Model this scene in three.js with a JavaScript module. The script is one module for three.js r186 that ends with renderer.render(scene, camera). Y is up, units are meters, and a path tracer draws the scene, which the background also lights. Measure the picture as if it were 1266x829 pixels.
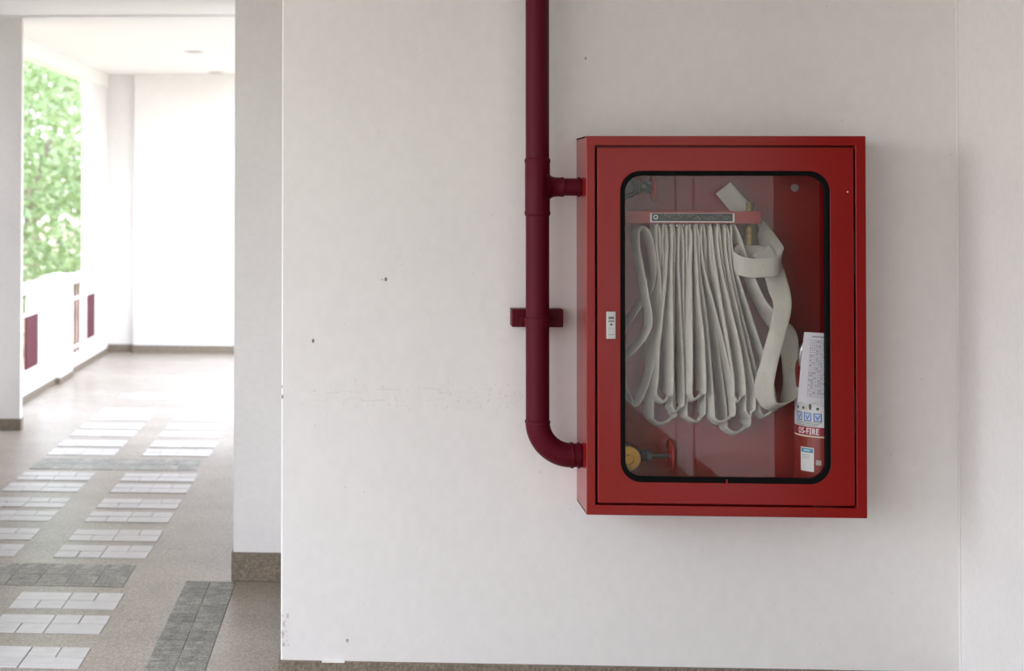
import * as THREE from 'three';
import { RoundedBoxGeometry } from 'three/addons/geometries/RoundedBoxGeometry.js';
import { mergeGeometries, toCreasedNormals } from 'three/addons/utils/BufferGeometryUtils.js';

// ---------------------------------------------------------------- camera, sky, exposure
const scene = new THREE.Scene();
const camera = new THREE.PerspectiveCamera(2 * Math.atan(414.5 / 1750) * 180 / Math.PI, 1266 / 829, 0.1, 300);
camera.setViewOffset(1266, 829, 259, 204.5, 1266, 829);
camera.position.set(0, 1.5, 4.2);
camera.rotation.set(Math.atan(30 / 1750), Math.atan(84 / 1750), 0.0022, 'YXZ');
camera.focus = 4.06;
camera.userData.fStop = 3.4;

const renderer = new THREE.WebGLRenderer();
renderer.toneMapping = THREE.LinearToneMapping;
renderer.toneMappingExposure = 4.75;
renderer.shadowMap.enabled = true;

{ // overcast sky, a little bluer overhead
  const W = 64, H = 32, d = new Float32Array(W * H * 4);
  for (let r = 0; r < H; r++) {
    const t = Math.max(0, Math.sin(((r + 0.5) / H - 0.5) * Math.PI));
    for (let c = 0; c < W; c++) {
      const i = (r * W + c) * 4;
      d[i] = 1.0 + 0.02 * t; d[i + 1] = 1.02 + 0.17 * t; d[i + 2] = 1.07 + 0.56 * t; d[i + 3] = 1;
    }
  }
  const t = new THREE.DataTexture(d, W, H, THREE.RGBAFormat, THREE.FloatType);
  t.mapping = THREE.EquirectangularReflectionMapping; t.magFilter = THREE.LinearFilter; t.needsUpdate = true;
  scene.background = t; scene.environment = t;
}

// ---------------------------------------------------------------- helpers
let seed = 7;
const rnd = () => { seed = (seed * 1664525 + 1013904223) >>> 0; return seed / 4294967296; };
const rr = (a, b) => a + (b - a) * rnd();
const V = (x, y, z) => new THREE.Vector3(x, y, z);
const used = {};
function numbered(n) { const k = used[n] = (used[n] ?? -1) + 1; return k ? n + '_' + String(k).padStart(3, '0') : n; }
function tag(o, label, category, group) { o.userData.label = label; o.userData.category = category; if (group) o.userData.group = group; return o; }
function thing(name, label, category, pos = [0, 0, 0], group) {
  const g = new THREE.Group(); g.name = numbered(name); g.position.set(...pos); scene.add(g);
  return tag(g, label, category, group);
}
// a named mesh; geometry given in metres of the scene is moved to the parent's own base
function obj(name, geo, mat, parent = scene) {
  let g = Array.isArray(geo) ? mergeGeometries(geo.map((q) => { const r = q.index ? q.toNonIndexed() : q; for (const k of Object.keys(r.attributes)) if (!['position', 'normal', 'uv', 'color'].includes(k)) r.deleteAttribute(k); return r; })) : geo;
  const m = new THREE.Mesh(g, mat); m.name = parent === scene ? numbered(name) : name; m.castShadow = m.receiveShadow = true;
  if (parent !== scene) { let p = parent; const off = V(0, 0, 0); while (p && p !== scene) { off.sub(p.position); p = p.parent; } if (!m.userData.local) m.position.copy(off); }
  parent.add(m); return m;
}
function struct(name, geo, mat) { const m = obj(name, geo, mat); m.userData.kind = 'structure'; return m; }
function metricUV(g, s = 1) {
  const p = g.attributes.position, n = g.attributes.normal, uv = new Float32Array(p.count * 2);
  for (let i = 0; i < p.count; i++) {
    const ax = Math.abs(n.getX(i)), ay = Math.abs(n.getY(i)), az = Math.abs(n.getZ(i));
    const x = p.getX(i), y = p.getY(i), z = p.getZ(i);
    const [u, v] = ay > ax && ay > az ? [x, z] : ax > az ? [z, y] : [x, y];
    uv[2 * i] = u / s; uv[2 * i + 1] = v / s;
  }
  g.setAttribute('uv', new THREE.BufferAttribute(uv, 2)); return g;
}
function box(x0, x1, y0, y1, z0, z1, r = 0, seg = 2) {
  const w = x1 - x0, h = y1 - y0, d = z1 - z0;
  let g = r > 0 ? new RoundedBoxGeometry(w, h, d, seg, Math.min(r, w / 2.01, h / 2.01, d / 2.01)) : new THREE.BoxGeometry(w, h, d);
  if (g.index) g = g.toNonIndexed();
  g.translate((x0 + x1) / 2, (y0 + y1) / 2, (z0 + z1) / 2);
  return metricUV(g);
}
function cyl(a, b, r0, r1 = r0, n = 32, open = false) {
  const A = V(...a), B = V(...b), g = new THREE.CylinderGeometry(r1, r0, A.distanceTo(B), n, 1, open);
  g.applyQuaternion(new THREE.Quaternion().setFromUnitVectors(V(0, 1, 0), B.clone().sub(A).normalize()));
  g.translate((A.x + B.x) / 2, (A.y + B.y) / 2, (A.z + B.z) / 2); return g.toNonIndexed();
}
function lathe(prof, [x, y, z], axis = V(0, 1, 0), n = 40) {
  const g = new THREE.LatheGeometry(prof.map(([r, h]) => new THREE.Vector2(r, h)), n);
  g.applyQuaternion(new THREE.Quaternion().setFromUnitVectors(V(0, 1, 0), axis)); g.translate(x, y, z);
  return toCreasedNormals(g.toNonIndexed(), 0.7);
}
function tube(pts, r, n = 12, seg = 60) { return new THREE.TubeGeometry(new THREE.CatmullRomCurve3(pts.map((p) => V(...p))), seg, r, n).toNonIndexed(); }
function roundRect(sh, x0, y0, x1, y1, r) {
  sh.moveTo(x0 + r, y0); sh.lineTo(x1 - r, y0); sh.absarc(x1 - r, y0 + r, r, -Math.PI / 2, 0, false);
  sh.lineTo(x1, y1 - r); sh.absarc(x1 - r, y1 - r, r, 0, Math.PI / 2, false);
  sh.lineTo(x0 + r, y1); sh.absarc(x0 + r, y1 - r, r, Math.PI / 2, Math.PI, false);
  sh.lineTo(x0, y0 + r); sh.absarc(x0 + r, y0 + r, r, Math.PI, Math.PI * 1.5, false); return sh;
}
function plate(outer, inner, z0, z1, bevel = 0) {
  if (inner) outer.holes.push(inner);
  const g = new THREE.ExtrudeGeometry(outer, { depth: z1 - z0 - 2 * bevel, bevelEnabled: bevel > 0, bevelThickness: bevel, bevelSize: bevel, bevelOffset: -bevel, bevelSegments: 2, curveSegments: 14 });
  g.translate(0, 0, z0 + bevel); return g;
}

// ---------------------------------------------------------------- procedural textures
const NB = 256, lat = new Float32Array(NB * NB); for (let i = 0; i < lat.length; i++) lat[i] = rnd();
function vnoise(x, y, per) {           // tileable value noise, per = period in cells
  const ix = Math.floor(x), iy = Math.floor(y), fx = x - ix, fy = y - iy, s = fx * fx * (3 - 2 * fx), t = fy * fy * (3 - 2 * fy);
  const g = (a, b) => { let q = Math.imul(((a % per) + per) % per, 374761393) + Math.imul(((b % per) + per) % per, 668265263); q = Math.imul(q ^ (q >>> 13), 1274126177); return lat[((q ^ (q >>> 16)) >>> 0) % lat.length]; };
  return (g(ix, iy) * (1 - s) + g(ix + 1, iy) * s) * (1 - t) + (g(ix, iy + 1) * (1 - s) + g(ix + 1, iy + 1) * s) * t;
}
const fbm = (u, v, base, oct = 4) => { let a = 0, w = 0, k = 1; for (let i = 0, p = base; i < oct; i++, p *= 2, k *= 0.55) { a += k * vnoise(u * p, v * p, p); w += k; } return a / w; };
function dataTex(N, f, srgb, M = N) {
  const d = new Uint8Array(N * M * 4);
  for (let y = 0; y < M; y++) for (let x = 0; x < N; x++) {
    const c = f(x / N, y / M), i = (y * N + x) * 4;
    for (let k = 0; k < 3; k++) d[i + k] = Math.max(0, Math.min(255, c[k])); d[i + 3] = 255;
  }
  const t = new THREE.DataTexture(d, N, M); t.wrapS = t.wrapT = THREE.RepeatWrapping; t.magFilter = THREE.LinearFilter; t.minFilter = THREE.LinearMipmapLinearFilter; t.generateMipmaps = true;
  if (srgb) t.colorSpace = THREE.SRGBColorSpace; t.needsUpdate = true; return t;
}
function canvasTex(w, h, draw) {
  const c = document.createElement('canvas'); c.width = w; c.height = h; draw(c.getContext('2d'), w, h);
  const t = new THREE.CanvasTexture(c); t.colorSpace = THREE.SRGBColorSpace; return t;
}
const plasterBump = dataTex(512, (u, v) => { const a = 255 * (0.55 * fbm(u, v, 5, 5) + 0.45 * fbm(u + 0.3, v, 48, 2)); return [a, a, a]; });
const plasterTint = dataTex(512, (u, v) => { const a = (fbm(u, v, 4, 5) - 0.5) * 9 + (fbm(u, v, 64, 2) - 0.5) * 5; return [232 + a, 229 + a, 225 + a]; }, true);
const aggregate = dataTex(1024, (u, v) => {
  const g = fbm(u, v, 256, 1), h = fbm(u + 0.41, v + 0.17, 200, 1), b = fbm(u, v, 5, 4), k = (g - 0.5) * 46 + (h > 0.62 ? 9 : 0) - (h < 0.36 ? 11 : 0) + (b - 0.5) * 34;
  return [160 + k, 149 + k * 0.97, 134 + k * 0.92];
}, true);
const aggregateDark = dataTex(512, (u, v) => {
  const g = fbm(u, v, 220, 1), h = fbm(u + 0.41, v + 0.17, 160, 1), k = (g - 0.5) * 34 + (h > 0.62 ? 8 : 0) - (h < 0.36 ? 8 : 0);
  return [126 + k, 114 + k * 0.95, 98 + k * 0.88];
}, true);
const aggBump = dataTex(512, (u, v) => { const a = 255 * fbm(u, v, 100, 2); return [a, a, a]; });
const brushed = dataTex(256, (u, v) => { const a = (fbm(u, v * 0.999, 8, 4) - 0.5) * 16 + (vnoise(u * 4, v * 64, 64) - 0.5) * 18; return [222 + a, 219 + a, 214 + a]; }, true);
const slate = dataTex(512, (u, v) => { const n = Math.sin(u * 91.7 + v * 47.3) * 43758.5453, w = n - Math.floor(n), a = (fbm(u, v, 14, 4) - 0.5) * 46 + (fbm(u + 0.3, v, 120, 1) - 0.5) * 60 + (vnoise(u * 16, v * 128, 128) - 0.5) * 40 + (w - 0.5) * 14; return [146 + a, 144 + a, 135 + a * 0.95]; }, true);
const weave = dataTex(512, (u, v) => {
  const w = 7 * Math.sin(u * 512 * 0.78) * Math.sin(v * 512 * 0.78), a = w + (fbm(u, v, 6, 5) - 0.5) * 34, s = fbm(u + 0.6, v + 0.2, 40, 2) > 0.83 ? 18 : 0;
  return [192 + a - s, 188 + a - s, 175 + a - s * 1.1];
}, true);
const weaveBump = dataTex(256, (u, v) => { const a = 128 + 90 * Math.sin(u * Math.PI * 128) * Math.sin(v * Math.PI * 128); return [a, a, a]; });
const paintTint = dataTex(512, (u, v) => { const a = (fbm(u, v, 5, 5) - 0.5) * 14; return [240 + a, 240 + a, 240 + a]; }, true);
const paintRough = dataTex(256, (u, v) => { const a = 150 + (fbm(u, v, 8, 4) - 0.5) * 70; return [a, a, a]; });

// the mural of marks on the plain wall: nail holes, scuffs and a rubbed band
const WX0 = -0.263, WX1 = 1.706, WH = 2.63;
const wallMarks = canvasTex(1024, 1368, (c, w, h) => {
  const X = (x) => (x - WX0) / (WX1 - WX0) * w, Y = (y) => h - y / WH * h;
  const im = c.createImageData(w, h);
  for (let y = 0; y < h; y++) for (let x = 0; x < w; x++) {
    const a = (fbm(x / w, y / h, 4, 5) - 0.5) * 7 + (fbm(x / w, y / h, 96, 2) - 0.5) * 5, i = (y * w + x) * 4;
    im.data[i] = 232 + a; im.data[i + 1] = 229 + a; im.data[i + 2] = 225 + a; im.data[i + 3] = 255;
  }
  c.putImageData(im, 0, 0);
  const dot = (x, y, r, col) => { c.fillStyle = col; c.beginPath(); c.ellipse(X(x), Y(y), r, r * rr(1, 1.9), 0, 0, 7); c.fill(); };
  dot(-0.169, 1.066, 1.7, 'rgba(70,62,55,.85)'); dot(0.046, 1.249, 2.1, 'rgba(95,85,78,.8)'); dot(0.035, 1.248, 1.4, 'rgba(150,140,130,.6)');
  dot(0.64, 1.06, 1.5, 'rgba(90,60,60,.7)'); dot(0.633, 1.902, 1.4, 'rgba(120,110,100,.6)'); dot(-0.066, 0.185, 2, 'rgba(90,85,80,.5)');
  for (let i = 0; i < 150; i++) dot(rr(-0.2, 0.45), rr(0.88, 0.95) - 0.02 * rnd(), rr(0.5, 1.5), `rgba(120,112,104,${rr(0.04, 0.13)})`);
  for (let i = 0; i < 22; i++) { c.strokeStyle = `rgba(150,142,134,${rr(0.06, 0.18)})`; c.lineWidth = rr(0.6, 1.6); const x = rr(-0.2, 0.4), y = rr(0.88, 0.93); c.beginPath(); c.moveTo(X(x), Y(y)); c.lineTo(X(x + rr(0.01, 0.07)), Y(y + rr(-0.004, 0.006))); c.stroke(); }
  for (let i = 0; i < 14; i++) { const t = i / 14 * 6.28 + rr(-.3, .3); c.fillStyle = `rgba(160,152,144,${rr(0.05, 0.2)})`; c.fillRect(X(0.087 + 0.014 * Math.cos(t)), Y(1.306 + 0.013 * Math.sin(t)), 1.6, 1.6); }
  for (let i = 0; i < 26; i++) dot(rr(-0.262, -0.24), rr(0.15, 0.26), rr(0.6, 2), `rgba(140,134,128,${rr(0.15, 0.45)})`);
  dot(-0.261, 0.9, 2.2, 'rgba(110,105,95,.8)'); dot(-0.262, 0.93, 1.6, 'rgba(120,110,100,.7)');
  for (let i = 0; i < 320; i++) dot(rr(WX0, WX1), rr(0.13, 2.5), rr(0.4, 1.1), `rgba(${rnd() > 0.4 ? '150,142,134' : '246,243,238'},${rr(0.08, 0.3)})`);
});
const M = (o) => new THREE.MeshStandardMaterial(o), MP = (o) => new THREE.MeshPhysicalMaterial(o);
const rep = (t, s) => { const c = t.clone(); c.repeat.set(s, s); c.needsUpdate = true; return c; };
const plaster = M({ map: plasterTint, roughness: 0.72, bumpMap: plasterBump, bumpScale: 0.0005 });
const plasterMain = M({ map: wallMarks, roughness: 0.6, bumpMap: plasterBump, bumpScale: 0.0012 });
const whitePaint = M({ color: '#f1efe9', roughness: 0.6 });
const ceilingMat = M({ color: '#efefec', roughness: 0.85 });
const floorMat = M({ map: aggregate, roughness: 0.32 });
const skirtMat = M({ map: aggregateDark, roughness: 0.7, bumpMap: aggBump, bumpScale: 0.0004 });
const paleMats = [1, 0.965, 1.03, 0.94].map((k) => M({ map: brushed, color: new THREE.Color(0.93 * k, 0.93 * k, 0.95 * k), roughness: 0.32, bumpMap: brushed, bumpScale: 0.0002 }));
const darkMats = [0.92, 0.82, 1.0].map((k) => M({ map: slate, color: new THREE.Color(k, k, k * 0.99), roughness: 0.6, bumpMap: slate, bumpScale: 0.0015 }));
const mossMats = [1.12, 1.04, 1.2].map((k) => M({ map: slate, color: new THREE.Color(k, k, k * 0.98), roughness: 0.5, bumpMap: slate, bumpScale: 0.001 }));
const red = M({ color: '#971e1b', map: paintTint, roughness: 0.22 });
const redIn = red;
const maroon = MP({ color: '#5a0d1e', map: paintTint, roughness: 0.5, specularIntensity: 0.3 });
const railRed = M({ color: '#5a0c20', roughness: 0.6 });
const rubber = MP({ color: '#070707', roughness: 0.8, specularIntensity: 0.3 });
const brass = M({ color: '#b08a3c', metalness: 0.9, roughness: 0.35 });
const brassDull = M({ color: '#5e5129', metalness: 0.9, roughness: 0.38 });
const steel = M({ color: '#b9bab8', metalness: 0.8, roughness: 0.35 });
const iron = M({ color: '#3d413f', metalness: 0.4, roughness: 0.5 });
const hoseMat = M({ map: weave, roughness: 0.92, bumpMap: weaveBump, bumpScale: 0.0004 });
const glassMat = MP({ color: '#ffffff', transmission: 1, thickness: 0, roughness: 0, ior: 1.45 });
const extRed = MP({ color: '#861d14', roughness: 0.35, clearcoat: 0.4, clearcoatRoughness: 0.15 });

// ---------------------------------------------------------------- ground, floor, walls, ceiling
struct('ground', metricUV(new THREE.PlaneGeometry(160, 160).rotateX(-Math.PI / 2).translate(0, -0.35, 0).toNonIndexed()), M({ color: '#9b8a6c', roughness: 0.95 }));
const floor = struct('floor', [box(-2.6, 2.0, -0.25, 0, -4.2, 8.2), box(-2.6, 0.6, -0.25, 0, -9.5, -4.2)], floorMat);

// main wall with the fire hose cabinet
const WB = box(WX0, WX1 + 0.2, 0, WH, -1.3, 0, 0.006, 3);
{ const p = WB.attributes.position, n = WB.attributes.normal, uv = WB.attributes.uv; for (let i = 0; i < p.count; i++) if (n.getZ(i) > 0.5) uv.setXY(i, (p.getX(i) - WX0) / (WX1 - WX0), p.getY(i) / WH); }
plasterMain.bumpMap = null;
struct('wall_back', WB, plasterMain);
struct('wall_corner', box(-0.53, 1.9, 0, WH, -4.2, -1.3, 0.006, 3), plaster);
// right-hand wall: a stub, an open doorway to an unlit store room, then a long wall
struct('wall_right', [box(1.706, 1.9, 0, WH, -0.02, 0.62, 0.004), box(1.706, 1.9, 2.45, WH, 0.61, 2.26, 0.004), box(1.706, 1.9, 0, WH, 2.25, 3.71, 0.004), box(1.706, 1.9, 0, WH, 3.77, 4.15, 0.004), box(1.706, 1.9, 0, WH, 4.21, 8.2, 0.004), box(1.86, 1.95, 0, WH, 3.6, 4.3)], plaster);
const storeMat = M({ color: '#4a4642', roughness: 0.9 });
struct('wall_store_room', [box(1.9, 4.4, -0.1, 0, -0.3, 2.8), box(1.9, 4.4, 2.63, 2.75, -0.3, 2.8), box(4.4, 4.5, -0.1, 2.75, -0.3, 2.8), box(1.9, 4.5, -0.1, 2.75, -0.4, -0.3), box(1.9, 4.5, -0.1, 2.75, 2.8, 2.9)], storeMat);
struct('wall_rear', box(-2.6, 1.9, 0, WH, 8.0, 8.2), plaster);
struct('wall_far', box(-2.236, 0.6, 0, WH, -9.5, -9.1, 0.004), plaster);
struct('wall_far_recess', box(-2.6, -2.2, 0, WH, -9.5, -9.16), plaster);
struct('wall_far_corner', box(-2.59, -2.5, 0, WH, -9.3, -8.4, 0.006), plaster);
struct('wall_left', [box(-2.75, -2.215, 0, WH, -4.75, -4.70, 0.004), box(-2.75, -2.3, 0, WH, -4.92, -4.74), box(-2.62, -2.45, 0, WH, -4.6, 0.3, 0.006)], plaster);
struct('ceiling', [box(-2.62, 2.0, WH, 2.78, -4.2, 8.2), box(-2.62, -0.75, WH, 2.78, -9.5, -4.2)], ceilingMat);
struct('trim_1', box(-2.6, -0.4, 2.615, WH + 0.02, -4.92, -4.66, 0.004), ceilingMat);      // cross beam
struct('trim_2', box(-2.60, -2.49, 2.505, WH + 0.02, -9.3, -4.9, 0.004), whitePaint);     // edge beam over the balustrade
struct('trim_3', box(-2.6, -2.45, 2.58, WH + 0.02, -4.8, 8.0, 0.004), whitePaint);
struct('trim_4', cyl([1.704, 0.12, 0.001], [1.704, WH, 0.001], 0.004, 0.004, 10), plaster); // paint bead in the corner

// skirtings of washed pebble
const sk = 0.007;
const bbBack = struct('baseboard_back', box(WX0 - sk, WX1, 0, 0.125, -1.3, sk, 0.003), skirtMat);
obj('paint_flake', box(-0.141, -0.074, 0.1215, 0.1262, 0, sk + 0.0015, 0.0008), whitePaint, bbBack);
struct('baseboard_corner', box(-0.53 - sk, -0.2, 0, 0.112, -4.2, -1.3 + sk, 0.003), skirtMat);
struct('baseboard_right', [box(1.7, 1.72, 0, 0.125, 0, 0.62, 0.003), box(1.7, 1.72, 0, 0.125, 2.25, 3.71, 0.003), box(1.7, 1.72, 0, 0.125, 4.21, 8, 0.003)], skirtMat);
struct('baseboard_far', [box(-2.24, 0.6, 0, 0.075, -9.2, -9.09, 0.003), box(-2.5, -2.24, 0, 0.075, -9.2, -9.15, 0.003)], skirtMat);
struct('baseboard_left', box(-2.76, -2.215 + sk, 0, 0.075, -4.76, -4.70 + sk, 0.003), skirtMat);
struct('baseboard_balustrade', [box(-2.6, -2.482, 0, 0.045, -6.92, -4.92, 0.003), box(-2.6, -2.445, 0, 0.045, -7.41, -6.9, 0.003), box(-2.6, -2.482, 0, 0.045, -9.16, -7.4, 0.003)], skirtMat);

// pavers set into the floor, each one a piece
function paverGeo(w, l, du = 0) { const g = metricUV(new RoundedBoxGeometry(w, 0.016, l, 1, 0.0025), 0.5), uv = g.attributes.uv; for (let i = 0; i < uv.count; i++) uv.setXY(i, uv.getX(i) + du, uv.getY(i) + du * 0.618); return g; }
const crossG = [0, 1, 2, 3, 4, 5].map((k) => paverGeo(0.1125, 0.159, k * 0.37)), longStripG = [0, 1, 2, 3, 4, 5, 6].map((k) => paverGeo(0.0955, 0.1025, k * 0.29));
const GW = 0.098, GR = 0.1045, gap = 0.004;
const shortG = paverGeo(GW - gap, GR - 0.006), longG = paverGeo(2 * GW - gap, GR - 0.006);
const rest = [];
function paver(geo, mat, x, z, dy, name) {
  const m = new THREE.Mesh(geo, mat); m.name = name; m.position.set(x, -0.0045 + dy, z); m.castShadow = m.receiveShadow = true; floor.add(m);
}
function paleStrip(x0, z0, real) {     // z0 = edge nearest the cabinet wall's front side; two rows of three
  const cells = [[[0, 1], [1, 1], [2, 2]], [[0, 2], [2, 1], [3, 1]]];
  cells.forEach((row, r) => row.forEach(([c, n]) => {
    const x = x0 + (c + n / 2) * GW, z = z0 - (r + 0.5) * GR, dy = rr(-0.0006, 0.0008), mat = paleMats[Math.floor(rnd() * 4)];
    if (real) paver(n === 2 ? longG : shortG, mat, x, z, dy, 'pale_paver');
    else rest.push((n === 2 ? longG : shortG).clone().translate(x, -0.0045, z));
  }));
}
// each repeat: a dark double row, then three pairs of pale strips
for (let k = -1; k < 4; k++) {
  const zd = -1.19 - 2.27 * k;
  if (k >= 0 && k < 2) for (let r = 0; r < 2; r++) for (let c = 0; c < 8; c++) {
    paver(crossG[Math.floor(rnd() * 6)], mossMats[Math.floor(rnd() * 3)], -1.80 + c * 0.1145, zd - 0.08 - r * 0.162, rr(-0.002, -0.0005), 'dark_paver');
  }
  for (let p = 0; p < 3; p++) for (let s = 0; s < 2; s++) {
    const z = zd - 0.418 - p * 0.636 - s * 0.282;
    if (z < -6.3) continue;
    for (const x0 of [-1.309, -1.860]) paleStrip(x0, z, z > -6.2);
  }
}
if (rest.length) { const m = obj('pale_paver_rows', rest, paleMats[0], floor); m.userData.kind = 'stuff'; }
for (let r = 0; r < 19; r++) for (let c = 0; c < 2; c++)
  paver(longStripG[Math.floor(rnd() * 7)], darkMats[Math.floor(rnd() * 3)], -0.663 + c * 0.098, -1.23 + r * 0.104, rr(-0.002, 0.0003), 'dark_paver');

// ---------------------------------------------------------------- wall-mounted pipe
{
  const X = 0.4805, Z = 0.095, R = 0.0335;
  const t = thing('fire_main_pipe', 'dark maroon water pipe running down the wall into the red cabinet', 'pipe', [X, 0.754, Z]);
  obj('riser', cyl([X, 0.84, Z], [X, WH + 0.02, Z], R, R, 40), maroon, t);
  obj('tee_fitting', [lathe([[R, -0.004], [R + 0.002, -0.002], [R + 0.0035, 0.002], [R + 0.0035, 0.008], [R + 0.002, 0.012], [R + 0.002, 0.148], [R + 0.0035, 0.152], [R + 0.0035, 0.158], [R, 0.164]], [X, 1.4425, Z]),
    lathe([[R + 0.016, 0.02], [R + 0.008, 0.030], [R - 0.0005, 0.038], [0.029, 0.046], [0.0275, 0.056], [0.0275, 0.066], [0.0285, 0.068], [0.0285, 0.074], [0.0262, 0.076]], [X, 1.5225, Z], V(1, 0, 0))], maroon, t);
  obj('branch', [cyl([X + 0.05, 1.5225, Z], [0.618, 1.5225, Z], 0.0252, 0.0252, 32), lathe([[0.0255, 0], [0.0285, 0.001], [0.0285, 0.008], [0.0255, 0.009]], [0.5935, 1.5225, Z], V(1, 0, 0))], maroon, t);
  const RB = 0.095, arc = [];
  for (let i = 0; i <= 16; i++) { const a = Math.PI + i / 16 * Math.PI / 2; arc.push(V(X + RB + RB * Math.cos(a), 0.754 + RB + RB * Math.sin(a), Z)); }
  const c = new THREE.CatmullRomCurve3(arc);
  obj('elbow', [new THREE.TubeGeometry(c, 32, R + 0.0012, 40).toNonIndexed(), lathe([[R, 0], [R + 0.003, 0.001], [R + 0.003, 0.006], [R, 0.008]], [X, 0.846, Z]), lathe([[R, 0], [R + 0.0035, 0.001], [R + 0.0035, 0.007], [R, 0.009]], [X + RB - 0.002, 0.754, Z], V(1, 0, 0))], maroon, t);
  obj('lower_branch', [cyl([X + RB, 0.754, Z], [0.618, 0.754, Z], R, R, 40), lathe([[R, 0], [R + 0.003, 0.001], [R + 0.003, 0.008], [R, 0.009]], [0.5925, 0.754, Z], V(1, 0, 0))], maroon, t);
  const b = thing('pipe_bracket', 'maroon channel bracket with strap clamping the pipe to the wall', 'bracket', [X, 1.143, 0]);
  obj('channel', [box(0.411, 0.559, 1.116, 1.168, 0, 0.058, 0.003)], maroon, b);
  obj('strap', [lathe([[R + 0.0003, -0.014], [R + 0.003, -0.0135], [R + 0.003, 0.0135], [R + 0.0003, 0.014]], [X, 1.134, Z]), box(X - R - 0.014, X - R + 0.004, 1.12, 1.148, 0.055, 0.066, 0.002), box(X + R - 0.004, X + R + 0.014, 1.12, 1.148, 0.055, 0.066, 0.002)], maroon, b);
  for (const x of [0.424, 0.546]) obj('bolt', cyl([x, 1.142, 0.057], [x, 1.142, 0.064], 0.006, 0.005, 6), maroon, b);
}

// ---------------------------------------------------------------- fire hose cabinet
const CX0 = 0.606, CX1 = 1.377, CY0 = 0.606, CY1 = 1.665, CD = 0.19;
{
  const t = thing('fire_hose_cabinet', 'red metal fire hose cabinet with black-edged glass door on the wall', 'cabinet', [CX0, CY0, 0]);
  const w = 0.004;
  obj('back_panel', box(CX0 + w, CX1 - w, CY0 + w, CY1 - w, 0.001, 0.005), redIn, t);
  obj('case', [box(CX0, CX0 + w, CY0, CY1, 0, CD - 0.001), box(CX1 - w, CX1, CY0, CY1, 0, CD - 0.001), box(CX0, CX1, CY0, CY0 + w, 0, CD - 0.001), box(CX0, CX1, CY1 - w, CY1, 0, CD - 0.001)], red, t);
  const out = roundRect(new THREE.Shape(), CX0 - 0.0004, CY0 - 0.0004, CX1 + 0.0004, CY1 + 0.0004, 0.004), inn = roundRect(new THREE.Path(), 0.630, 0.633, 1.349, 1.639, 0.002);
  obj('face_frame', [metricUV(plate(out, inn, CD - 0.022, CD, 0.0014))], red, t);
  obj('door_stop', [metricUV(plate(roundRect(new THREE.Shape(), 0.622, 0.625, 1.357, 1.647, 0.001), roundRect(new THREE.Path(), 0.65, 0.655, 1.33, 1.62, 0.001), 0.148, 0.152))], red, t);
  const door = obj('door', [metricUV(plate(roundRect(new THREE.Shape(), 0.6368, 0.6395, 1.3432, 1.6325, 0.003), roundRect(new THREE.Path(), 0.7005, 0.6985, 1.2785, 1.5675, 0.058), 0.166, CD, 0.0012))], red, t);
  const sub = (n, g, m) => obj(n, g, m, door);
  sub('gasket', [plate(roundRect(new THREE.Shape(), 0.7003, 0.6983, 1.2787, 1.5677, 0.0582), roundRect(new THREE.Path(), 0.7135, 0.7125, 1.2655, 1.5543, 0.046), 0.172, 0.1915, 0.002)], rubber);
  sub('glass_pane', [plate(roundRect(new THREE.Shape(), 0.704, 0.702, 1.275, 1.564, 0.056), null, 0.1795, 0.1798)], glassMat);
  sub('gasket_clip', box(0.990, 0.9945, 0.6945, 0.7095, 0.191, 0.1945, 0.001), red);
  const lockTex = canvasTex(96, 288, (c, W, H) => {
    c.fillStyle = '#c9cac6'; c.fillRect(0, 0, W, H); c.fillStyle = '#3f4442'; c.fillRect(20, 54, 58, 24); c.fillStyle = '#7d827f'; c.fillRect(20, 92, 60, 18);
    c.fillStyle = '#d5d6d3'; for (let i = 0; i < 4; i++) c.fillRect(24 + i * 14, 58, 3, 16); c.fillStyle = '#22201f'; c.beginPath(); c.arc(50, 136, 11, 0, 7); c.fill();
    c.fillStyle = '#9fa2a0'; c.fillRect(24, 176, 48, 4); c.fillRect(20, 238, 58, 9);
  });
  const lg = box(0.661, 0.6865, 1.0975, 1.1735, CD - 0.001, CD + 0.004, 0.0015);
  { const p = lg.attributes.position, uv = lg.attributes.uv; for (let i = 0; i < p.count; i++) uv.setXY(i, (p.getX(i) - 0.661) / 0.0255, (p.getY(i) - 1.0975) / 0.076); }
  sub('latch_plate', lg, M({ map: lockTex, roughness: 0.4, metalness: 0.2 })).userData.label = 'small silver latch plate with keyhole';
  sub('scratch', box(0.6345, 0.664, 1.0705, 1.0715, CD - 0.0004, CD + 0.0002), M({ color: '#5c1416', roughness: 0.6 }));
  sub('paint_chip', cyl([1.327, 1.51, CD - 0.001], [1.327, 1.51, CD + 0.0003], 0.0022, 0.0022, 8), whitePaint);
  for (const y of [1.34, 0.9]) obj('hinge', cyl([1.3474, y - 0.06, 0.182], [1.3474, y + 0.06, 0.182], 0.0022, 0.0022, 10), M({ color: '#3b0c0e', roughness: 0.5 }), t);
  obj('screw', [cyl([1.237, 1.522, 0.004], [1.237, 1.522, 0.011], 0.012, 0.009, 20), cyl([1.237, 1.522, 0.01], [1.237, 1.522, 0.016], 0.005, 0.004, 12)], steel, t);
}

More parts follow.
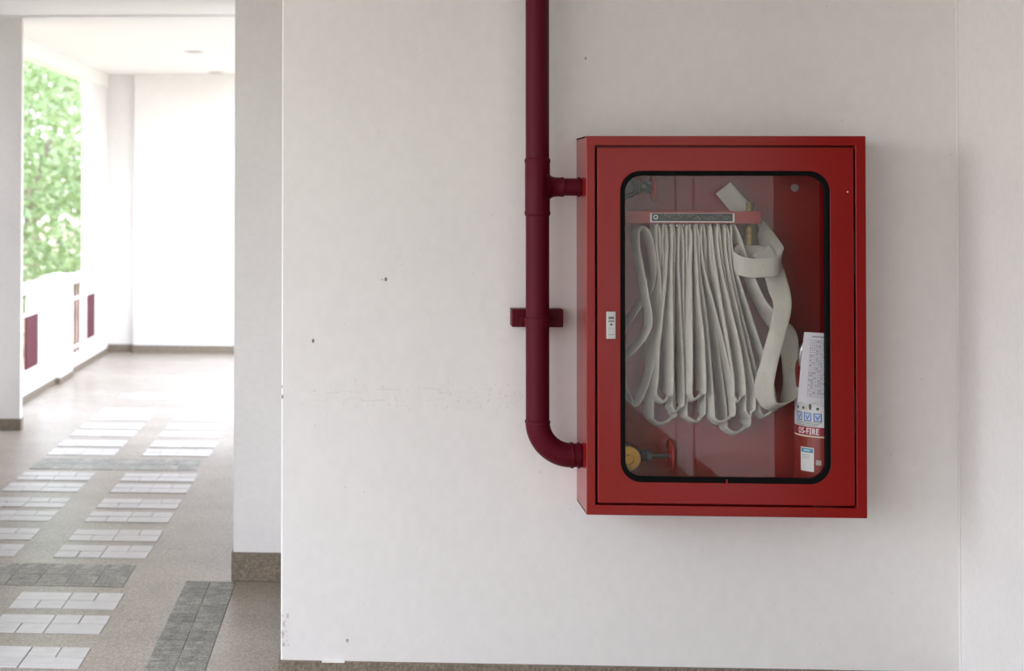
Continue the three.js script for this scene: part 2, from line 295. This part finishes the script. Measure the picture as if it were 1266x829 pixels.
// hose rack bar with its name plate
{
  const t = thing('hose_rack', 'red metal hose rack bar with narrow dark name plate inside the cabinet', 'rack', [0.914, 1.42, 0.13]);
  obj('bar', [box(0.719, 1.108, 1.4195, 1.4545, 0.126, 0.131, 0.001), box(0.719, 0.724, 1.4195, 1.4545, 0.005, 0.131, 0.001), box(1.103, 1.108, 1.4195, 1.4545, 0.005, 0.131, 0.001)], red, t);
  const tex = canvasTex(900, 100, (c, W, H) => {
    c.fillStyle = '#c9c4bf'; c.fillRect(0, 0, W, H); c.fillStyle = '#1c1c1b'; c.fillRect(20, 4, W - 40, H - 18);
    c.strokeStyle = '#cfe0d8'; c.lineWidth = 9; c.beginPath(); c.arc(60, 44, 20, 0, 7); c.stroke();
    for (let i = 0; i < 150; i++) { c.fillStyle = `rgba(${i > 60 ? '150,185,172' : '165,162,154'},${rr(0.35, 0.9)})`; c.fillRect(110 + i * 4.9 + rr(0, 2), 14 + Math.floor(rnd() * 3) * 20, rr(2, 5), rr(8, 15)); }
  });
  const g = box(0.794, 1.031, 1.4225, 1.4492, 0.1305, 0.1325);
  { const p = g.attributes.position, uv = g.attributes.uv; for (let i = 0; i < p.count; i++) uv.setXY(i, (p.getX(i) - 0.794) / 0.237, (p.getY(i) - 1.4225) / 0.0267); }
  obj('name_plate', g, M({ map: tex, roughness: 0.45 }), t).userData.label = 'narrow dark name plate with silver border';
  for (let i = 0; i < 12; i++) { const x = 0.814 + i * 0.0188; obj('pin', cyl([x, 1.414, 0.04], [x, 1.414, 0.127], 0.003, 0.003, 8), steel, t); }
}

// flat canvas hose: swept along a path with a width direction at each point
function sweep(pts, width, thick, perSeg = 7) {
  const P = new THREE.CatmullRomCurve3(pts.map((p) => V(p[0], p[1], p[2])), false, 'centripetal'), n = pts.length, N = (n - 1) * perSeg;
  const Ws = pts.map((p) => V(p[3], p[4], p[5]).normalize());
  for (let i = 1; i < n; i++) if (Ws[i].dot(Ws[i - 1]) < 0) Ws[i].negate();
  const K = 12, prof = [];
  for (let k = 0; k < K; k++) { const a = k / K * 2 * Math.PI, cx = Math.cos(a), sy = Math.sin(a); prof.push([Math.sign(cx) * Math.pow(Math.abs(cx), 0.6), Math.sign(sy) * Math.pow(Math.abs(sy), 0.75)]); }
  const pos = [], uv = [], idx = []; let len = 0, last = null;
  for (let i = 0; i <= N; i++) {
    const u = i / N, p = P.getPoint(u), T = P.getTangent(u), s = u * (n - 1), j = Math.min(n - 2, Math.floor(s)), f = s - j;
    const sm = f * f * (3 - 2 * f), W = Ws[j].clone().lerp(Ws[j + 1], sm); W.addScaledVector(T, -W.dot(T)).normalize();
    const B = T.clone().cross(W), wd = width * (pts[j][6] ?? 1) * (1 - sm) + width * (pts[j + 1][6] ?? 1) * sm;
    if (last) len += last.distanceTo(p); last = p;
    for (let k = 0; k <= K; k++) {
      const q = prof[k % K]; const v = p.clone().addScaledVector(W, q[0] * wd / 2).addScaledVector(B, q[1] * thick / 2);
      pos.push(v.x, v.y, v.z); uv.push(len / 0.3, q[0] * wd / 2 / 0.3 + (q[1] > 0 ? 0.4 : 0));
    }
  }
  for (let i = 0; i < N; i++) for (let k = 0; k < K; k++) { const a = i * (K + 1) + k, b = a + K + 1; idx.push(a, b, a + 1, b, b + 1, a + 1); }
  const cap = (base, flip) => { for (let k = 1; k < K - 1; k++) flip ? idx.push(base, base + k + 1, base + k) : idx.push(base, base + k, base + k + 1); };
  cap(0, false); cap(N * (K + 1), true);
  const g = new THREE.BufferGeometry(); g.setAttribute('position', new THREE.Float32BufferAttribute(pos, 3)); g.setAttribute('uv', new THREE.Float32BufferAttribute(uv, 2)); g.setIndex(idx); g.computeVertexNormals();
  return g.toNonIndexed();
}
{
  const t = thing('fire_hose', 'off-white canvas fire hose hanging in folds behind the cabinet glass', 'hose', [0.93, 0.83, 0.09]);
  // the folded pack: bottoms of the folds [left strand, right strand, lowest point, depth offset]
  const folds = [[0.802, 0.868, 0.838, -0.022], [0.809, 0.850, 0.907, 0.02], [0.855, 0.887, 0.875, 0.0], [0.898, 0.951, 0.847, -0.012], [0.903, 0.942, 0.914, 0.022],
    [0.969, 1.028, 0.848, 0.008], [1.012, 1.076, 0.814, -0.022], [1.024, 1.053, 0.909, 0.016], [1.062, 1.085, 0.863, 0.0], [1.103, 1.149, 0.863, -0.014]];
  const pts = [];
  // lead-in from the valve: over the left loop and down into the first fold
  const lead = [[0.724, 0.815, 0.05], [0.716, 0.90, 0.06], [0.716, 1.024, 0.10], [0.755, 1.068, 0.115], [0.790, 1.128, 0.12], [0.776, 1.246, 0.12], [0.757, 1.37, 0.11], [0.764, 1.405, 0.10], [0.779, 1.407, 0.095], [0.799, 1.375, 0.09], [0.811, 1.292, 0.085], [0.799, 1.225, 0.08], [0.757, 1.16, 0.07], [0.726, 1.10, 0.055], [0.724, 1.0, 0.05], [0.737, 0.93, 0.055], [0.760, 0.902, 0.065], [0.781, 0.935, 0.075], [0.807, 1.03, 0.085], [0.822, 1.13, 0.09], [0.822, 1.26, 0.09], [0.812, 1.36, 0.09]];
  for (const [x, y, z] of lead) pts.push([x, y, z, 0.2, 0.03, 1]);
  const NS = folds.length * 2 + 1, topX = (i) => 0.81 + (1.034 - 0.81) * i / NS;
  const tilt = () => rr(0.12, 0.34);
  const strand = (xt, xb, yb, z, down, w) => {
    const L = 1.40 - yb, d = xb - xt, seq = [[0.04, 0], [0.2, 0.1], [0.42, 0.40], [0.66, 0.74], [0.86, 0.97], [0.95, 1.0]].map(([f, k]) => [xt + d * k + rr(-0.002, 0.002), 1.405 - L * f, 0.09 + z * Math.min(1, f * 1.6), w, 0, 1]);
    return down ? seq : seq.reverse();
  };
  folds.forEach(([xl, xr, yb, z], k) => {
    const x0 = topX(2 * k), x1 = topX(2 * k + 1), x2 = topX(2 * k + 2);
    pts.push([(x0 + x1) / 2, 1.4185, 0.09, 0.1, 0, 1]);
    pts.push(...strand(x1, xl, yb, z, true, tilt()));
    const m = (xl + xr) / 2, sk2 = rr(-0.25, 0.25) * (xr - xl);
    pts.push([xl + 0.12 * (m - xl), yb + 0.018, 0.09 + z, 0.15, 0.2, 1], [m + sk2, yb + 0.003, 0.09 + z, 0, 0.3, 1], [xr - 0.12 * (xr - m), yb + 0.02, 0.09 + z, -0.1, 0.2, 1]);
    pts.push(...strand(x2, xr, yb, z, false, tilt()));
  });
  // last strand leaves the rack towards the right and ends in the hanging loop
  pts.push([1.03, 1.4185, 0.09, 0.1, 0, 1], [1.046, 1.38, 0.085, 0.3, 0, 1], [1.07, 1.31, 0.075, 0.3, 0.1, 1], [1.115, 1.20, 0.07, 0.35, 0.15, 0.95], [1.162, 1.135, 0.065, 0.7, 0.2, 0.7],
    [1.192, 1.10, 0.07, 0.95, 0.15, 0.4], [1.200, 1.02, 0.08, 0.95, 0, 0.45, 0.8], [1.197, 0.945, 0.095, 0.9, 0.2, 0.5, 0.85], [1.170, 0.908, 0.115, 0.5, 0.5, 0.8], [1.128, 0.908, 0.135, 0.4, 0.4, 0.8], [1.108, 0.95, 0.145, 0.8, 0.1, 0.6],
    [1.123, 1.03, 0.145, 0.78, -0.3, 0.6, 0.85], [1.150, 1.115, 0.13, 0.78, -0.35, 0.55, 0.8], [1.170, 1.172, 0.108, 0.85, -0.1, 0.45, 0.85], [1.173, 1.20, 0.097, 0.9, 0.2, 0.35, 0.9], [1.165, 1.235, 0.09, 0.85, 0.5, 0.2], [1.148, 1.295, 0.085, 0.85, 0.5, 0], [1.118, 1.345, 0.08, 0.8, 0.6, 0.1]);
  obj('hose_jacket', [sweep(pts, 0.058, 0.0085)], hoseMat, t);
  // looped band and the free tail behind the bar
  obj('hose_tail', [sweep([[1.020, 1.522, 0.05, 0.75, 0.65, 0], [1.06, 1.473, 0.05, 0.75, 0.65, 0], [1.10, 1.424, 0.052, 0.75, 0.65, 0], [1.135, 1.380, 0.06, 0.72, 0.68, 0], [1.160, 1.338, 0.075, 0.4, 0.9, 0], [1.166, 1.315, 0.10, 0.1, 1, 0.1], [1.155, 1.300, 0.128, 0, 1, 0.2], [1.12, 1.296, 0.138, 0, 1, 0.15], [1.075, 1.294, 0.138, 0, 1, 0.15], [1.048, 1.300, 0.128, 0, 1, 0.2], [1.036, 1.315, 0.105, 0, 1, 0.3], [1.05, 1.333, 0.085, 0, 1, 0.4], [1.085, 1.338, 0.078, 0.1, 1, 0.5], [1.12, 1.322, 0.074, 0.5, 0.8, 0.2], [1.145, 1.285, 0.072, 0.8, 0.55, 0]], 0.056, 0.006)], hoseMat, t);
  obj('coupling', lathe([[0.0, -0.004], [0.02, -0.004], [0.0215, 0.002], [0.0215, 0.012], [0.019, 0.016], [0.019, 0.03], [0.0215, 0.034], [0.0215, 0.05], [0.0185, 0.054], [0.016, 0.062], [0.0, 0.062]], [1.084, 1.362, 0.105]), brassDull, t).userData.label = 'brass hose coupling';
  obj('nozzle', lathe([[0.0, 0], [0.012, 0], [0.012, 0.03], [0.0095, 0.045], [0.0115, 0.05], [0.0115, 0.06], [0, 0.062]], [1.082, 1.42, 0.105]), brassDull, t).userData.label = 'brass nozzle tip';
}

// hose valves at the left of the cabinet
function valve(y, label, xw, hw, capR, capMat) {
  const t = thing('hose_valve', label, 'valve', [0.70, y, 0.09], 'angle valves in the cabinet');
  const X = 0.729, Z = 0.095;
  obj('body', [cyl([0.62, y, Z], [X + 0.02, y, Z], 0.024, 0.024, 24), lathe([[0, -0.03], [0.03, -0.03], [0.034, -0.02], [0.034, 0.02], [0.028, 0.036], [0, 0.036]], [X, y, Z], V(0, 0, 1))], capMat === brass ? brassDull : iron, t);
  const cap = obj('outlet_cap', lathe([[0, 0.030], [capR, 0.030], [capR + 0.001, 0.034], [capR + 0.001, 0.046], [capR - 0.002, 0.05], [0.017, 0.051], [0.016, 0.048], [0, 0.048]], [X, y, Z], V(0, 0, 1)), capMat, t);
  cap.userData.label = capMat === brass ? 'round brass outlet cap' : 'round dull metal outlet cap';
  obj('hex_nut', cyl([X, y, Z + 0.046], [X, y, Z + 0.06], 0.0125, 0.0125, 6), capMat, cap);
  obj('bonnet', lathe([[0.0, 0], [0.021, 0], [0.021, 0.012], [0.015, 0.018], [0.015, 0.03], [0.018, 0.032], [0.018, 0.044], [0.009, 0.046], [0, 0.046]], [X + 0.028, y, Z], V(1, 0, 0)), iron, t);
  obj('stem', cyl([X + 0.06, y, Z], [xw + 0.008, y, Z], 0.006, 0.006, 14), iron, t);
  const w = new THREE.TorusGeometry(hw, 0.0048, 12, 40).rotateY(Math.PI / 2).translate(xw, y, Z).toNonIndexed(), sp = [w, cyl([xw - 0.006, y, Z], [xw + 0.006, y, Z], 0.012, 0.012, 18)];
  for (let i = 0; i < 4; i++) { const a = i * Math.PI / 2 + 0.4; sp.push(cyl([xw, y, Z], [xw, y + hw * Math.cos(a), Z + hw * Math.sin(a)], 0.004, 0.004, 8)); }
  obj('handwheel', sp, red, t);
}
valve(0.7545, 'brass valve with red handwheel low in the cabinet below the hanging hose', 0.857, 0.045, 0.036, brass);
valve(1.5225, 'brass valve with red handwheel at the cabinet top above the rack bar', 0.81, 0.036, 0.022, iron);

// ---------------------------------------------------------------- extinguisher and inspection sheet
{
  const x = 1.283, z = 0.092, y0 = 0.611, R = 0.0735;
  const t = thing('fire_extinguisher', 'red fire extinguisher with white printed label standing in the cabinet', 'extinguisher', [x, y0, z]);
  obj('cylinder', lathe([[0, 0.004], [R - 0.012, 0], [R - 0.003, 0.003], [R, 0.012], [R, 0.395], [R - 0.004, 0.415], [R - 0.016, 0.436], [R - 0.036, 0.45], [0.02, 0.458], [0.02, 0.466], [0, 0.466]], [x, y0, z], V(0, 1, 0), 64), extRed, t);
  const tex = canvasTex(640, 480, (c, W, H) => {
    c.fillStyle = '#d6d6d4'; c.fillRect(0, 0, W, H); c.fillStyle = '#aeb4b8'; c.fillRect(332, 0, 308, H);
    c.fillStyle = 'rgba(120,126,132,.55)'; for (let i = 0; i < 26; i++) c.fillRect(346, 100 + i * 14, rr(160, 260), 4);
    c.fillStyle = '#3e4a44'; for (let i = 0; i < 4; i++) { c.beginPath(); c.ellipse(80 + i * 66, 190 + (i === 2 ? -12 : 4), 13, i === 2 ? 34 : 15, 0, 0, 7); c.fill(); }
    c.fillStyle = '#c8b97a'; c.fillRect(170, 170, 14, 46);
    for (let i = 0; i < 3; i++) { const x = 66 + i * 90; c.fillStyle = '#b9c9e2'; c.fillRect(x, 244, 62, 74); c.strokeStyle = '#33519a'; c.lineWidth = 8; c.strokeRect(x, 244, 62, 74); c.beginPath(); c.moveTo(x + 14, 262); c.lineTo(x + 30, 302); c.lineTo(x + 50, 258); c.stroke(); }
    c.fillStyle = '#4b5154'; for (const y of [330, 346, 362]) c.fillRect(56, y, y === 330 ? 256 : rr(150, 240), 6);
    c.fillStyle = '#8f1c2c'; c.fillRect(0, 378, 345, 88); c.save(); c.translate(84, 452); c.scale(0.95, 1.45); c.fillStyle = '#ecdfe0'; c.font = 'bold 58px sans-serif'; c.fillText('OS-FIRE', 0, 0); c.restore();
    c.fillStyle = '#d9cfa6'; c.fillRect(0, 470, W, 10);
  });
  const lab = new THREE.CylinderGeometry(R + 0.0006, R + 0.0006, 0.135, 40, 1, true, 0, 2.75); lab.rotateY(-Math.PI / 2 - 0.05).translate(x, 0.889, z);
  obj('label_sleeve', lab, M({ map: tex, roughness: 0.45, side: THREE.DoubleSide }), t).userData.label = 'white printed label with red lettering strip';
  const stex = canvasTex(96, 192, (c, W, H) => { c.fillStyle = '#dcdcd6'; c.fillRect(0, 0, W, H); c.fillStyle = '#4b8ba0'; c.fillRect(6, 8, W - 12, 34); c.fillStyle = '#a9d2dc'; c.fillRect(24, 18, W - 50, 13); c.fillStyle = '#9a9c9a'; for (let i = 0; i < 3; i++) c.fillRect(14, 58 + i * 14, rr(40, 66), 4); });
  const st = new THREE.CylinderGeometry(R + 0.0008, R + 0.0008, 0.067, 12, 1, true, 0, 0.56); st.rotateY(-1.13).translate(x, 0.7585, z);
  obj('sticker', st, M({ map: stex, roughness: 0.4, side: THREE.DoubleSide }), t).userData.label = 'white sticker with teal header';
  const mk = new THREE.CylinderGeometry(R + 0.0008, R + 0.0008, 0.014, 6, 1, true, 0, 0.2); mk.rotateY(-0.5).translate(x, 0.752, z);
  obj('paint_scrape', mk, M({ color: '#b3a7a0', roughness: 0.7, side: THREE.DoubleSide }), t);
  obj('valve_head', [cyl([x, y0 + 0.46, z], [x, y0 + 0.485, z], 0.018, 0.016, 24), box(x - 0.012, x + 0.03, y0 + 0.475, y0 + 0.492, z - 0.01, z + 0.01, 0.003)], iron, t);
  obj('carry_strap', tube([[1.222, 1.018, 0.118], [1.216, 1.045, 0.125], [1.224, 1.075, 0.13], [1.245, 1.084, 0.125], [1.27, 1.08, 0.10]], 0.008, 10, 30), steel, t);
  // sheet clipped in front of it
  const ptex = canvasTex(256, 560, (c, W, H) => {
    c.fillStyle = '#e6e4ea'; c.fillRect(0, 0, W, H); c.fillStyle = 'rgba(120,118,140,.75)';
    for (let i = 0; i < 24; i++) c.fillRect(70, 60 + i * 19, 160, 2); for (let i = 0; i < 9; i++) c.fillRect(70 + i * 20, 60, 2, 440);
    c.fillStyle = 'rgba(90,88,120,.6)'; for (let i = 0; i < 90; i++) c.fillRect(74 + Math.floor(rnd() * 8) * 20, 66 + Math.floor(rnd() * 23) * 19, rr(5, 14), 7); c.fillRect(80, 28, 130, 8);
  });
  const nx = 8, ny = 18, pos = [], uv = [], idx = [];
  for (let j = 0; j <= ny; j++) for (let i = 0; i <= nx; i++) {
    const u = i / nx, v = j / ny, xl = 1.213 + (1.192 - 1.213) * v, xr2 = 1.285 + 0.001 * v, tear = j === ny ? (i % 3 === 1 ? 0.006 : i % 3 === 2 ? -0.002 : 0) : 0;
    pos.push(xl + (xr2 - xl) * u, 1.118 - 0.004 * u - (0.197 + 0.007 * u) * v + tear, 0.1672 + 0.002 * Math.sin(u * 3 + 1) + 0.0025 * v * (1 - u) - 0.0015 * Math.sin(v * 5)); uv.push(u, 1 - v);
  }
  for (let j = 0; j < ny; j++) for (let i = 0; i < nx; i++) { const a = j * (nx + 1) + i, b = a + nx + 1; idx.push(a, b, a + 1, b, b + 1, a + 1); }
  const g = new THREE.BufferGeometry(); g.setAttribute('position', new THREE.Float32BufferAttribute(pos, 3)); g.setAttribute('uv', new THREE.Float32BufferAttribute(uv, 2)); g.setIndex(idx); g.computeVertexNormals();
  tag(obj('inspection_sheet', g, M({ map: ptex, roughness: 0.8, side: THREE.DoubleSide })), 'white printed inspection sheet hanging in front of the extinguisher', 'paper');
}

// ---------------------------------------------------------------- balustrade, ceiling lights
{
  const t = thing('balustrade', 'white concrete balustrade with dark red panels along the open walkway', 'railing', [-2.54, 0, -7]);
  const x0 = -2.516, x1 = -2.49, P = (n, g, m = whitePaint) => obj(n, g, m, t);
  P('cap_rail', box(x0 - 0.01, x1 + 0.01, 0.77, 0.85, -6.92, -4.92, 0.006)); P('cap_rail', box(x0 - 0.01, x1 + 0.01, 0.745, 0.825, -9.16, -7.4, 0.006));
  P('plinth', box(x0, x1, 0, 0.12, -6.92, -4.92)); P('plinth', box(x0, x1, 0, 0.15, -9.16, -7.4));
  P('solid_panel', box(x0, x1, 0.12, 0.78, -6.92, -6.36, 0.004)); P('solid_panel', box(x0, x1, 0.15, 0.75, -9.16, -8.56, 0.004));
  P('pier', box(-2.61, -2.452, 0, 0.845, -7.4, -6.91, 0.006));
  const bay = (zs, top, bot) => {
    for (const y of [0.205, 0.615]) P('cross_rail', box(-2.512, -2.496, y - 0.012, y + 0.012, zs[1], zs[0], 0.003));
    const [a, b] = zs[2];
    P('block', box(-2.514, -2.494, 0.627, top, b + 0.11, a - 0.05, 0.003)); P('block', box(-2.514, -2.494, bot, 0.193, b + 0.11, a - 0.05, 0.003)); P('red_panel', box(-2.512, -2.495, 0.217, 0.603, b, a, 0.003), railRed);
    if (zs[3]) P('mullion', box(-2.514, -2.493, bot, top, zs[3][1], zs[3][0], 0.003));
    for (const z of zs[4]) P('red_slat', box(-2.508, -2.5, bot, top, z - 0.028, z + 0.028, 0.003), railRed);
  };
  bay([-4.92, -6.36, [-6.0, -6.35], null, [-5.1, -5.25, -5.4, -5.55]], 0.775, 0.115);
  bay([-7.4, -8.56, [-8.19, -8.55], [-7.98, -8.18], [-7.60, -7.74, -7.88]], 0.75, 0.145);
}
for (const [x, z, where] of [[-1.398, -6.956, 'halfway along the white walkway ceiling'], [-1.434, -8.87, 'close to the far end wall']]) {
  const d = thing('ceiling_downlight', 'small round recessed downlight ' + where, 'downlight', [x, WH, z], 'downlights in the walkway ceiling');
  obj('trim_ring', lathe([[0.062, 0.002], [0.062, -0.006], [0.082, -0.004], [0.083, 0.002]], [x, WH, z]), M({ color: '#cfcfcb', roughness: 0.5 }), d);
  obj('reflector', lathe([[0.062, 0.001], [0.03, 0.0012], [0, 0.0014]], [x, WH - 0.004, z]), M({ color: '#77797a', roughness: 0.3, metalness: 0.6 }), d);
}

// ---------------------------------------------------------------- trees beyond the balustrade
const leafMats = ['#93a874', '#a3b585', '#788b62', '#b3c197'].map((c) => MP({ color: c, roughness: 0.85, transmission: 0.35, thickness: 0, side: THREE.DoubleSide }));
const bark = M({ color: '#8d8474', roughness: 0.95 });
function tree(label, [x, z], lobes, leaf, count, mi, base = -0.35) {
  const t = thing('leafy_tree', label, 'tree', [x, base, z], 'trees beyond the balustrade');
  const top = lobes[0];
  obj('trunk', tube([[x, base, z], [x + 0.08, base + top[1] * 0.4, z], [x - 0.05, base + top[1] * 0.8, z + 0.1], [x + top[0] * 0.5, base + top[1], z + top[2] * 0.5]], 0.09, 9, 20), bark, t);
  for (const l of lobes.slice(1)) obj('branch', tube([[x, base + top[1] * 0.4, z], [x + l[0] * 0.5, base + (top[1] * 0.4 + l[1]) / 2 + 0.1, z + l[2] * 0.5], [x + l[0], base + l[1], z + l[2]]], 0.035, 7, 14), bark, t);
  const pos = [], nor = [];
  const tot = lobes.reduce((a, l) => a + l[3] ** 2, 0);
  for (const [lx, ly, lz, R] of lobes) for (let i = 0; i < count * R * R / tot; i++) {
    const d = V(rr(-1, 1), rr(-1, 1), rr(-1, 1)); if (d.lengthSq() > 1) { i--; continue; }
    const r = R * Math.pow(d.length(), 0.4); d.normalize().multiplyScalar(r); const c = V(x + lx, base + ly, z + lz).add(d);
    const a = V(rr(-1, 1), rr(-1, 0.4), rr(-1, 1)).normalize(), b = a.clone().cross(V(rr(-1, 1), rr(0, 1.5), rr(-1, 1))).normalize(), n = a.clone().cross(b), s = leaf * rr(0.6, 1.3);
    const p0 = c.clone(), p1 = c.clone().addScaledVector(a, s * 0.5).addScaledVector(b, s * 0.24).addScaledVector(n, s * 0.06), p2 = c.clone().addScaledVector(a, s), p3 = c.clone().addScaledVector(a, s * 0.5).addScaledVector(b, -s * 0.24).addScaledVector(n, s * 0.06);
    for (const q of [p0, p1, p2, p0, p2, p3]) pos.push(q.x, q.y, q.z);
  }
  const g = new THREE.BufferGeometry(); g.setAttribute('position', new THREE.Float32BufferAttribute(pos, 3)); g.computeVertexNormals();
  const f = obj('foliage', g, leafMats[mi], t); f.userData.kind = 'stuff';
}
tree('light green leafy tree with low spreading crown right behind the balustrade', [-4.3, -12.5], [[0.2, 1.5, 0, 1.0], [0.5, 2.5, 0.1, 0.95], [0, 0.8, 0.6, 0.8], [-0.4, 3.2, -0.2, 0.9]], 0.13, 5200, 0);
tree('pale green tree with tall crown standing behind the low spreading tree', [-5.3, -17.5], [[0, 3.0, 0, 1.5], [0.8, 4.2, 0, 1.3], [-0.5, 5.0, 0.3, 1.3], [0.4, 1.6, 0.2, 1.3]], 0.16, 6500, 3);
tree('dark green tree at the back of the garden behind the pale tree', [-7.2, -23], [[0, 3.5, 0, 2.2], [1.2, 5.5, 0, 2.0], [-1.5, 6.5, 0, 2.0], [0.8, 1.6, 0, 1.6]], 0.22, 6500, 2);

renderer.render(scene, camera);
